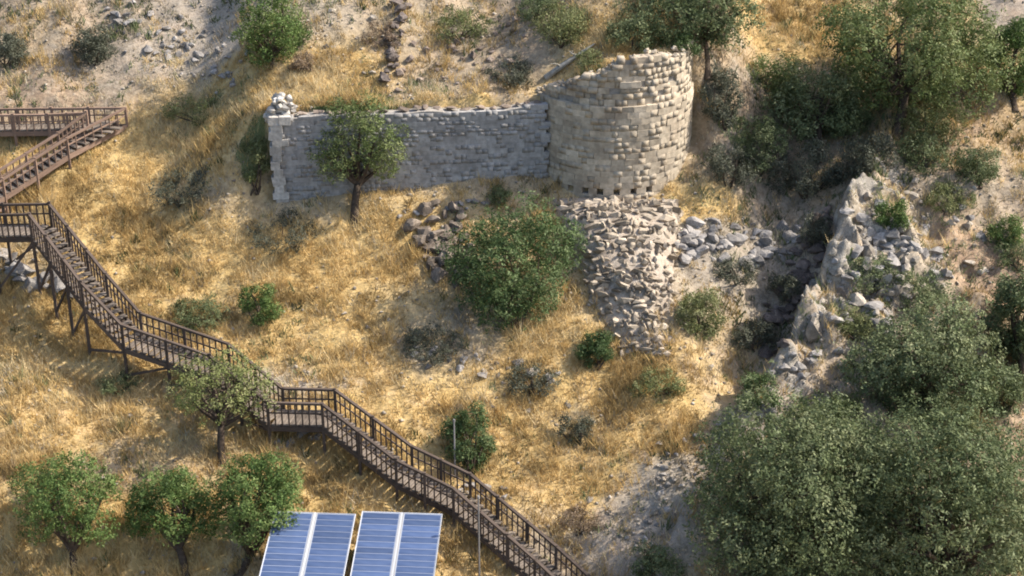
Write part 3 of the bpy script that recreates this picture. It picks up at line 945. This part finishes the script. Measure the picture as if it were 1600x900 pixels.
def loose_rocks(label, group, n, box, s0, s1, matname, seed):
    r = random.Random(seed)
    vs_ = variants('rock', matname)
    for i in range(n):
        px, py = r.uniform(box[0], box[2]), r.uniform(box[1], box[3])
        p = hit(px, py); s = s0 + (s1 - s0) * r.random() ** 2.5
        o = bpy.data.objects.new('loose_rock', vs_[i % len(vs_)]); COL.objects.link(o)
        o.matrix_world = TRS(p + Vector((0, 0, s * .04)), Euler((r.uniform(-.4, .4), r.uniform(-.4, .4), r.uniform(0, 6))).to_quaternion(), (s * r.uniform(.9, 1.5), s * r.uniform(.8, 1.2), s * r.uniform(.5, .8)))
        tag(o, label, 'rock', group)
for i, (lab, grp, n, box, s0, s1, mt) in enumerate([
    ('grey loose rock on the bare slope right of the small dark shrub', 'loose rocks by the small dark shrub', 14, (180, 20, 280, 110), .2, .5, 'grey_stone'),
    ('grey loose rock on the bare slope left of the bright green tree', 'loose rocks left of the bright green tree', 14, (280, 0, 360, 120), .2, .5, 'grey_stone'),
    ('loose rock in golden grass between bright green tree and dark ridge', 'loose rocks between tree and dark ridge', 9, (480, 10, 590, 120), .2, .45, 'limestone'),
    ('loose rock on the worn slope between green bush and brown crags', 'loose rocks below the tree before the wall', 12, (470, 430, 640, 560), .18, .4, 'limestone'),
    ('loose rock on the grey dirt patch right of the boardwalk shrub', 'loose rocks on the grey dirt patch', 10, (820, 630, 960, 700), .16, .36, 'limestone'),
    ('loose rock beside the lowest flight of the boardwalk', 'loose rocks beside the lowest boardwalk flight', 12, (860, 780, 1000, 890), .16, .4, 'limestone'),
    ('loose rock on the orange earth patch at the right', 'loose rocks on the orange earth', 7, (1480, 370, 1560, 450), .2, .4, 'limestone'),
    ('loose rock on the tan slope under the right edge tree', 'loose rocks on the tan right slope', 9, (1500, 200, 1595, 320), .2, .45, 'limestone')]):
    loose_rocks(lab, grp, n, box, s0, s1, mt, 21 + i)

# small stones nobody could count
def gravel():
    n = 60000
    x = RNG.uniform(-22, 24, n); y = RNG.uniform(-15, 25, n)
    c = cover(x, y)
    keep = RNG.random(n) < np.clip(c[:, 1] * 0.75 + 0.06, 0, 1) * (0.35 + 0.9 * np.clip(fbm(x, y, .5, 3) + .5, 0, 1))
    x, y = x[keep], y[keep]; n = len(x)
    z = H(x, y)
    s = 0.025 + 0.10 * RNG.random(n) ** 4
    base = np.array([(1, 0, 0), (-1, 0, 0), (0, 1, 0), (0, -1, 0), (0, 0, .8), (0, 0, -.8)], float)
    tri = np.array([(0, 2, 4), (2, 1, 4), (1, 3, 4), (3, 0, 4), (2, 0, 5), (1, 2, 5), (3, 1, 5), (0, 3, 5)])
    a = RNG.uniform(0, 6.28, n); ca, sa = np.cos(a), np.sin(a)
    V = base[None] * s[:, None, None] * RNG.uniform(.6, 1.3, (n, 6, 1))
    X = V[..., 0] * ca[:, None] - V[..., 1] * sa[:, None] + x[:, None]
    Y = V[..., 0] * sa[:, None] + V[..., 1] * ca[:, None] + y[:, None]
    Z = V[..., 2] * .8 + z[:, None] + s[:, None] * .2
    me = mesh_np('scree', np.stack([X, Y, Z], -1).reshape(-1, 3), (tri[None] + 6 * np.arange(n)[:, None, None]).reshape(-1, 3))
    tag(link('scree', me, M['limestone']), 'small pale stones strewn over the bare slopes', 'scree', kind='stuff')
gravel()

# ------------------------------------------------------------------ trees and shrubs
def tube(bm, pts, radii, seg=6):
    prev = None
    for i, (p, r) in enumerate(zip(pts, radii)):
        d = (pts[min(i + 1, len(pts) - 1)] - pts[max(i - 1, 0)]).normalized()
        x = d.cross(Vector((0.3, 1, 0.1))).normalized(); y = d.cross(x)
        ringv = [bm.verts.new(p + (x * math.cos(a) + y * math.sin(a)) * r) for a in [2 * math.pi * k / seg for k in range(seg)]]
        if prev:
            for k in range(seg):
                bm.faces.new((prev[k], prev[(k + 1) % seg], ringv[(k + 1) % seg], ringv[k]))
        prev = ringv
    bm.faces.new(prev)

def bend(a, b, r, amt=0.12, n=4):
    L = (b - a).length
    off = Vector((r.uniform(-1, 1), r.uniform(-1, 1), r.uniform(-.3, .6))) * L * amt
    return [a.lerp(b, i / n) + off * math.sin(math.pi * i / n) for i in range(n + 1)]

def leaf_cloud(centers, radii, n, size, rng, squash=0.85, core=0.45, gap=0.25, drop=0.3):
    """leaf quads gathered in sprays on the lobes of a crown"""
    m = max(8, n // 14)
    li = rng.choice(len(centers), m, p=(radii ** 2) / (radii ** 2).sum())
    d = rng.normal(size=(m, 3)); d /= np.linalg.norm(d, axis=1)[:, None]
    rr = radii[li] * (core + (1.08 - core) * rng.random(m) ** 0.45) * np.where(rng.random(m) < .07, rng.uniform(1.1, 1.5, m), 1)
    low = d[:, 2] < -0.35
    keepm = ~(low & (rng.random(m) < drop))
    keepm &= rng.random(m) > gap * (np.sin(d[:, 0] * 7 + li * 2.1) * np.sin(d[:, 1] * 6 + li) > 0.15)
    d, rr, li = d[keepm], rr[keepm], li[keepm]; m = len(d)
    sp = centers[li] + d * rr[:, None] * np.array([1, 1, squash])
    lt = rng.uniform(-.28, .28, len(centers)); lb = rng.uniform(-.25, .25, len(centers))
    ctint = np.clip(rng.random(m) * .7 + .15 + lt[li], 0, 1); cbri = np.clip(rng.random(m) * .7 + .15 + lb[li], 0, 1)
    per = 14
    pos = np.repeat(sp, per, 0) + rng.normal(size=(m * per, 3)) * (size * 1.5)
    dd = np.repeat(d, per, 0)
    N_ = len(pos)
    nrm = dd * 0.75 + rng.normal(size=(N_, 3)) * 0.55 + np.array([0, 0, 0.35])
    nrm /= np.linalg.norm(nrm, axis=1)[:, None]
    t = np.cross(nrm, rng.normal(size=(N_, 3))); t /= np.linalg.norm(t, axis=1)[:, None] + 1e-9
    b = np.cross(nrm, t)
    s = size * rng.uniform(.6, 1.35, N_)
    V = np.stack([pos - t * s[:, None], pos - b * (s * .45)[:, None], pos + t * s[:, None], pos + b * (s * .45)[:, None]], 1).reshape(-1, 3)
    F = np.arange(N_ * 4).reshape(-1, 4)
    tr = np.clip(np.repeat(ctint, per) * .75 + rng.random(N_) * .3 - .02, 0, 1); br = np.clip(np.repeat(cbri, per) * .6 + rng.random(N_) * .4, 0, 1)
    A = np.stack([tr, br, br, np.ones(N_)], 1)
    return V, F, np.repeat(A, 4, 0)

def plant(name, cat, label, base, c, rx, ry, leaf, seed, n=6000, size=0.085, lobes=14, trunk=True, group=None, bark='bark', lobe_r=(0.22, 0.46), gap=0.35, core=0.4, fork=0.5, umb=0.0):
    r = random.Random(seed); rng = np.random.default_rng(seed)
    n = int(n * 1.9); size *= 0.66
    p = hit(*base); k = ppm(p)
    cen = at_depth(c[0], c[1], p); RX, RZ = rx / k, ry / k / math.cos(PITCH) * 0.97
    root = empty(name, p)
    tag(root, label, cat, group)
    RY = RX * 0.9
    flat = rx > 1.5 * ry
    if flat: lobes = int(lobes * 1.9)
    cs, rs = [], []
    for i in range(lobes):
        a = 2.399 * i + r.uniform(-.5, .5)
        zz = 1 - (2 - umb) * (i + .5) / lobes
        q = math.sqrt(max(0, 1 - zz * zz)) * r.uniform(.52, .82)
        rad = r.uniform(*lobe_r) * min(RX, RZ * 1.15) * (1.35 if flat else 1)
        cs.append((q * math.cos(a) * RX, q * math.sin(a) * RY, zz * r.uniform(.52, .76) * RZ)); rs.append(rad)
    cs = np.array(cs); rs = np.array(rs)
    off = np.array(cen - p)
    V, F, A = leaf_cloud(cs, rs, n, size, rng, gap=gap, core=core)
    V = V + off
    # keep leaves above the ground
    gz = H(V[:, 0] + p.x, V[:, 1] + p.y) - p.z
    V[:, 2] = np.maximum(V[:, 2], gz + 0.03)
    link('crown' if trunk else 'foliage', mesh_np('crown', V, F, A), M[leaf], root)
    bm = bmesh.new()
    O = Vector((0, 0, -0.15)); ctop = Vector(off)
    if trunk:
        hb = max(0.4, ctop.z - RZ * fork)
        fk = Vector((ctop.x * .6, ctop.y * .6, hb))
        r0 = 0.045 + 0.028 * (ctop.z + RZ)
        tube(bm, bend(O, fk, r, .05), [r0 * q for q in (1.35, 1.0, .92, .86, .8)], 8)
        order = sorted(range(lobes), key=lambda i: r.random())[:max(6, int(lobes * .7))]
        limbs = []
        for i in order:
            e = Vector(cs[i]) + ctop
            lb = bmesh.new()
            path = bend(fk - Vector((0, 0, .12 * r.random())), fk.lerp(e, 0.95), r, .12)
            tube(lb, path, [r0 * q for q in (.66, .52, .4, .28, .12)], 5)
            for _ in range(2):
                s0 = path[r.choice((2, 3))]
                j = r.randrange(lobes)
                e2 = s0.lerp(Vector(cs[j]) + ctop, .5)
                tube(lb, bend(s0, e2, r, .12, 3), [r0 * q for q in (.25, .18, .12, .05)], 4)
            lm = bpy.data.meshes.new('limb'); lb.to_mesh(lm); lb.free(); limbs.append(lm)
        nm = 'trunk'
    else:
        for i in range(min(7, lobes)):
            e = Vector(cs[r.randrange(lobes)]) + ctop
            b0 = Vector((r.uniform(-.15, .15), r.uniform(-.15, .15), -.1))
            tube(bm, bend(b0, e, r, .12), [.045, .038, .03, .02, .008], 5)
        nm = 'stems'; limbs = []
    me = bpy.data.meshes.new(nm); bm.to_mesh(me); bm.free()
    for pl in me.polygons: pl.use_smooth = True
    tk = link(nm, me, M[bark], root)
    for lm in limbs: link('limb', lm, M[bark], tk)
    return root

T = lambda *a, **k: plant('tree', 'tree', *a, **k)
B = lambda *a, **k: plant('shrub', 'shrub', *a, trunk=False, **k)
T('round-crowned olive green tree on a thin dark trunk before the wall', (555, 346), (562, 230), 82, 80, 'leaf_mid', 172, n=11500, size=.08, lobes=20, umb=.4, lobe_r=(.24, .42), fork=.6)
T('yellowish green tree half hiding the boardwalk landing', (347, 722), (345, 612), 92, 60, 'leaf_yellow', 102, n=5000, size=.07, lobes=15, gap=.6, umb=.6, lobe_r=(.2, .36), fork=.7)
T('bushy green tree at the bottom left corner', (117, 893), (103, 785), 100, 80, 'leaf_bright', 103, n=8500, size=.08, lobes=15, fork=1.0, umb=.6, lobe_r=(.2, .37), gap=.4)
T('green tree touching the left solar panel, with forked dark stems', (372, 899), (402, 785), 84, 90, 'leaf_bright', 104, n=10500, size=.08, lobes=18, fork=.95, umb=.5, lobe_r=(.2, .38), gap=.4)
T('low green tree between the corner tree and the panel tree', (292, 902), (268, 792), 68, 66, 'leaf_bright', 173, n=7500, size=.08, lobes=14, fork=.9, umb=.4, lobe_r=(.22, .4), gap=.4)
B('large dark green bush left of the tower footing', (805, 515), (802, 418), 108, 104, 'leaf_dark', 105, n=17000, size=.09, lobes=22)
T('bright green leafy tree at the top left', (424, 106), (424, 46), 66, 62, 'leaf_bright', 106, n=9000, size=.08, lobes=14, fork=.9)
T('broad oak crown at the top right', (1400, 215), (1425, 75), 158, 108, 'leaf_mid', 107, n=27000, size=.10, lobes=34, lobe_r=(.16, .36), gap=.45)
T('dark spreading tree leaning over the tower top', (1105, 120), (1095, 15), 120, 60, 'leaf_grey', 108, n=13000, size=.10, lobes=20, fork=.6)
T('shaded dark tree below the top right oak', (1280, 250), (1278, 160), 80, 62, 'leaf_grey', 109, n=8500, size=.10, lobes=16)
T('light green tree at the right edge near the top', (1585, 170), (1582, 95), 50, 85, 'leaf_bright', 110, n=8000, size=.09, lobes=12)
T('grey green tree on the slope below the limestone crags', (1455, 665), (1455, 565), 120, 95, 'leaf_grey', 111, n=17000, size=.095, lobes=20)
T('grey green tree cut by the right edge at mid height', (1600, 590), (1595, 490), 62, 95, 'leaf_grey', 112, n=9500, size=.095, lobes=14)
T('very large dark grey green tree at the bottom, left of its neighbour', (1250, 935), (1240, 775), 185, 150, 'leaf_grey', 113, n=40000, size=.095, lobes=32)
T('very large grey green tree in the bottom right corner', (1480, 960), (1475, 800), 185, 160, 'leaf_grey', 114, n=40000, size=.095, lobes=32)
B('small dark shrub standing on the bare upper left slope', (145, 100), (145, 74), 38, 32, 'leaf_slate', 120, n=4200, size=.07, lobes=10)
B('small dark shrub cut by the left edge near the top', (12, 104), (12, 80), 34, 30, 'leaf_slate', 121, n=3800, size=.07, lobes=10)
B('small green bush on the grass above the lower boardwalk', (408, 508), (408, 475), 36, 34, 'leaf_bright', 122, n=3500, size=.065, lobes=9)
B('low grey green scrub left of the small green bush', (312, 512), (310, 492), 52, 24, 'leaf_grey', 123, n=3000, size=.06, lobes=10)
B('upright dark blue green shrub beside the boardwalk', (735, 738), (735, 682), 46, 60, 'leaf_dark', 124, n=6000, size=.07, lobes=12)
B('olive shrub in the gully right of the tower footing', (1096, 530), (1096, 492), 44, 44, 'leaf_olive', 125, n=4500, size=.07, lobes=11)
B('green shrub at the foot of the tower footing', (930, 572), (930, 545), 34, 32, 'leaf_dark', 126, n=3200, size=.07, lobes=9)
B('dark shaded shrub on the bank right of the tower', (1180, 275), (1180, 222), 52, 48, 'leaf_grey', 127, n=4500, size=.08, lobes=13)
B('pale green bush under the top right oak', (1455, 222), (1452, 188), 58, 38, 'leaf_olive', 128, n=5000, size=.075, lobes=12)
B('small green shrub on top of the limestone ledge', (1398, 362), (1396, 338), 30, 27, 'leaf_bright', 129, n=2600, size=.065, lobes=8)
B('small round green shrub above the orange earth patch', (1572, 385), (1572, 362), 28, 27, 'leaf_bright', 130, n=2600, size=.065, lobes=8)
B('flat olive shrub in golden grass below the gully', (1030, 615), (1028, 600), 46, 22, 'leaf_olive', 131, n=2400, size=.06, lobes=9)
B('low grey brown scrub on the slope left of the pier', (282, 318), (282, 298), 58, 24, 'leaf_slate', 132, n=3000, size=.06, lobes=10)
B('dark ragged bush beside the pier at the left end of the wall', (398, 300), (396, 255), 28, 46, 'leaf_olive', 133, n=3800, size=.065, lobes=10)
B('grey green scrub in the shade above the gully', (1260, 310), (1258, 268), 58, 42, 'leaf_slate', 134, n=4500, size=.075, lobes=12)
B('dark scrub beside the ledge below the shaded tree', (1350, 280), (1350, 245), 50, 38, 'leaf_slate', 135, n=4000, size=.075, lobes=11)
B('dark green bush among the rocks at the gully end', (1185, 640), (1185, 612), 42, 30, 'leaf_dark', 136, n=3000, size=.07, lobes=9)
B('blue green bush at the bottom edge beside the big tree', (1022, 905), (1022, 880), 42, 32, 'leaf_grey', 137, n=2800, size=.065, lobes=9)
B('low dry green scrub below the left boardwalk', (185, 612), (185, 600), 38, 16, 'leaf_grey', 138, n=1800, size=.055, lobes=8)
B('grey green shrub at the right below the edge tree', (1530, 290), (1530, 262), 44, 34, 'leaf_grey', 139, n=3200, size=.07, lobes=10)
B('dark scrub on the bank against the tower side', (1128, 200), (1128, 150), 40, 55, 'leaf_slate', 140, n=4200, size=.075, lobes=11)
B('flat dark shrub on the terrace edge above the wall', (800, 132), (800, 116), 46, 18, 'leaf_slate', 141, n=2400, size=.06, lobes=9)
B('dry brown bush between the top left tree and the terrace', (475, 118), (474, 100), 22, 22, 'leaf_brown', 142, n=1600, size=.06, lobes=7)
B('dull green shrub left of the leaning trunk at the top', (878, 70), (878, 40), 48, 30, 'leaf_olive', 143, n=3600, size=.075, lobes=10)
B('dark brush between tower top and spreading tree', (990, 78), (995, 56), 62, 30, 'leaf_grey', 144, n=4200, size=.08, lobes=11)
B('grey green bush between the two rows of right hand trees', (1560, 640), (1560, 610), 50, 40, 'leaf_grey', 145, n=3800, size=.075, lobes=11)
B('olive green bush on the far right slope above the corner tree', (1490, 690), (1490, 665), 50, 34, 'leaf_olive', 146, n=3600, size=.075, lobes=11)
B('tiny green shrub against the base of the wall near the tower', (780, 318), (780, 306), 24, 14, 'leaf_grey', 147, n=1200, size=.055, lobes=7)
B('grey scrub on the worn ground below the central bush', (830, 612), (830, 592), 46, 22, 'leaf_slate', 148, n=2400, size=.06, lobes=9)
B('dry grey bush on the dirt patch right of the boardwalk shrub', (900, 690), (900, 668), 34, 24, 'leaf_slate', 149, n=1700, size=.055, lobes=8)
B('grey scrub beside the lower end of the boardwalk', (905, 830), (905, 812), 40, 20, 'leaf_brown', 150, n=1800, size=.055, lobes=8)

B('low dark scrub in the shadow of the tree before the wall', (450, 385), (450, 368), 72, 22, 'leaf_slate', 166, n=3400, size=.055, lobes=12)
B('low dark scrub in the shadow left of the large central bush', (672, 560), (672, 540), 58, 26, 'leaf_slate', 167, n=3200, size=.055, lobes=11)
B('dark brush clinging to the upper gully wall', (1280, 385), (1278, 362), 34, 26, 'leaf_slate', 168, n=2600, size=.06, lobes=9)  # dark leaves added to strengthen the gully's shadow strip
B('dark brush half way down the gully wall', (1230, 470), (1228, 450), 36, 26, 'leaf_slate', 169, n=2600, size=.06, lobes=9)  # likewise added, its dark colour standing in for shade
B('olive scrub on the tan slope right of the ledge', (1480, 330), (1480, 312), 44, 22, 'leaf_olive', 170, n=2300, size=.06, lobes=9)
B('grey scrub against the right edge below the round shrub', (1590, 420), (1588, 402), 34, 24, 'leaf_grey', 171, n=1900, size=.06, lobes=8)
B('dark green brush filling the shade left of the oak', (1215, 175), (1212, 130), 50, 40, 'leaf_mid', 151, n=4000, size=.08, lobes=12)
B('shaded grey brush on the bank right above the golden tuft', (1140, 290), (1140, 262), 44, 32, 'leaf_slate', 152, n=3200, size=.07, lobes=9)
B('dark brush at the head of the gully', (1325, 215), (1322, 180), 50, 32, 'leaf_grey', 153, n=3500, size=.08, lobes=12)
B('dull green scrub on the crest below the pale green bush', (1440, 262), (1440, 238), 48, 28, 'leaf_grey', 154, n=3200, size=.07, lobes=9)
B('grey green scrub between the pale crags', (1360, 455), (1360, 432), 46, 26, 'leaf_grey', 155, n=2800, size=.065, lobes=9)
B('low scrub on the crag right of the large pale boulder', (1335, 530), (1335, 510), 40, 22, 'leaf_olive', 156, n=2300, size=.06, lobes=8)
B('dull scrub on the rocks above the grey green tree', (1440, 480), (1440, 455), 50, 28, 'leaf_grey', 157, n=3000, size=.065, lobes=9)
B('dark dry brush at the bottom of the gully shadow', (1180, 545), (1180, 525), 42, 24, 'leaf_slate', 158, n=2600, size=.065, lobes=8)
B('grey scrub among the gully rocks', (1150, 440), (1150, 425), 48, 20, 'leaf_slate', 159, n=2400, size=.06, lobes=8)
B('dark olive scrub behind the golden spur left of the pier', (310, 188), (308, 172), 62, 20, 'leaf_olive', 160, n=2800, size=.06, lobes=10)
B('brown twiggy brush among the dark ridge rocks', (600, 70), (598, 55), 30, 22, 'leaf_brown', 161, n=1700, size=.06, lobes=8)
B('olive brush on the bank right of the dark ridge', (720, 60), (720, 42), 50, 24, 'leaf_olive', 162, n=2600, size=.065, lobes=9)
B('yellow green bush at the top of the bottom right trees', (1290, 690), (1290, 660), 62, 42, 'leaf_yellow', 163, n=5200, size=.075, lobes=12)
B('brown withered bush between the two very large trees', (1400, 850), (1405, 825), 40, 34, 'leaf_brown', 164, n=2600, size=.07, lobes=9)
B('small dry bush on the rim of the tower', (925, 108), (925, 94), 28, 16, 'leaf_olive', 174, n=1500, size=.06, lobes=8)
B('dark bush crowding the right of the tower rim', (1062, 92), (1060, 72), 34, 24, 'leaf_dark', 175, n=2200, size=.07, lobes=9)
B('grey green brush on the terrace bank at the top', (840, 30), (840, 12), 45, 24, 'leaf_grey', 165, n=2400, size=.065, lobes=9)

# leaning dead trunk beside the tower
p0 = hit(852, 122); p1 = hit(930, 68, .15)
log = empty('dead_trunk', p0)
tag(log, 'pale leaning dead trunk on the bank left of the tower top', 'dead trunk')
bm = bmesh.new(); r = random.Random(4)
a, b = Vector((0, 0, 0)), Vector(p1 - p0)
path = bend(a, b, r, .06, 6)
tube(bm, path, [.13, .125, .12, .10, .08, .06, .03], 8)
me = bpy.data.meshes.new('bole'); bm.to_mesh(me); bm.free(); link('bole', me, M['pale_bark'], log)
for i in (2, 4):
    bm = bmesh.new()
    e = path[i] + Vector((r.uniform(-.6, .6), r.uniform(-.4, .3), r.uniform(.15, .4)))
    tube(bm, bend(path[i], e, r, .15), [.06, .05, .035, .025, .01], 6)
    me = bpy.data.meshes.new('branch'); bm.to_mesh(me); bm.free(); link('branch', me, M['pale_bark'], log)

# ------------------------------------------------------------------ dry grass (nobody could count it)
def grass(name, label, mat, n_tuft, per, h0, h1, dens, wd, seed):
    rng = np.random.default_rng(seed)
    x = rng.uniform(-25, 26, n_tuft); y = rng.uniform(-16, 26, n_tuft)
    c = cover(x, y)
    d = dens(c, x, y)
    # nothing grows through walls, tower or panels
    rt = np.hypot(x - TCX, y - TCY)
    ok = ~((rt < TR + .15) & (rt > TR - .75) & (y < TCY + 1)) & ~((x > WX0 - .2) & (x < WX1) & (y > wall_y(x) - .05) & (y < wall_y(x) + .32))
    keep = (rng.random(n_tuft) < d) & ok
    x, y = x[keep], y[keep]; m = len(x)
    tint = np.clip(0.55 + 0.7 * fbm(x * .6, y, .45, 4) + 0.5 * fbm(x * .5 + 40, y, 1.6, 2) + rng.normal(0, .15, m), 0, 1); bri = rng.random(m)
    hh = (h0 + (h1 - h0) * rng.random(m)) * (0.5 + 1.1 * np.clip(fbm(x * .7 + 7, y, 1.1, 3) + .5, 0, 1)) * np.where(rng.random(m) < .06, 1.9, 1)
    X = np.repeat(x, per) + rng.normal(0, .10, m * per); Y = np.repeat(y, per) + rng.normal(0, .10, m * per)
    Z = H(X, Y) - 0.02
    hb = np.repeat(hh, per) * rng.uniform(.5, 1.1, m * per)
    a = rng.uniform(0, 6.28, m * per); lean = rng.uniform(.15, .85, m * per) * hb
    la = rng.uniform(0, 6.28, m * per)
    wv = wd * rng.uniform(.7, 1.4, m * per)
    bx, by = np.cos(a) * wv, np.sin(a) * wv
    V = np.stack([np.stack([X - bx, Y - by, Z], -1), np.stack([X + bx, Y + by, Z], -1), np.stack([X + np.cos(la) * lean, Y + np.sin(la) * lean, Z + hb], -1)], 1).reshape(-1, 3)
    F = np.arange(len(V)).reshape(-1, 3)
    t = np.clip(np.repeat(tint, per) + rng.normal(0, .08, m * per), 0, 1); b = np.clip(np.repeat(bri, per) * .6 + rng.random(m * per) * .4, 0, 1)
    A = np.repeat(np.stack([t, b, b, np.ones_like(b)], 1), 3, 0)
    tag(link(name, mesh_np(name, V, F, A), mat), label, 'grass', kind='stuff')
    print(name, len(F))
grass('dry_grass', 'golden dry grass covering the hillside', M['dry_grass'], 78000, 11, .16, .42,
      lambda c, x, y: np.clip(c[:, 0] * 1.3 - .25 + .5 * fbm(x, y, .7, 3) + .25 * fbm(x * .6 + 20, y, 1.8, 3), 0, 1), .016, 301)
grass('low_scrub', 'low grey green scrub mottling the slope', M['leaf_grey'], 34000, 9, .10, .34,
      lambda c, x, y: np.clip(.08 + .24 * sstep(6, 12, x) + .6 * fbm(x + 33, y + 5, .45, 4), 0, .7), .03, 303)
grass('withered_weeds', 'pale withered weeds between stones', M['pale_grass'], 42000, 8, .10, .30,
      lambda c, x, y: np.clip(.52 - .3 * c[:, 0] + .6 * fbm(x + 90, y, .6, 3) + .8 * np.exp(-((y - wall_y(x) + .25) / .22) ** 2) * (x < 1.2) * (x > -9.4), 0, .9), .018, 302)
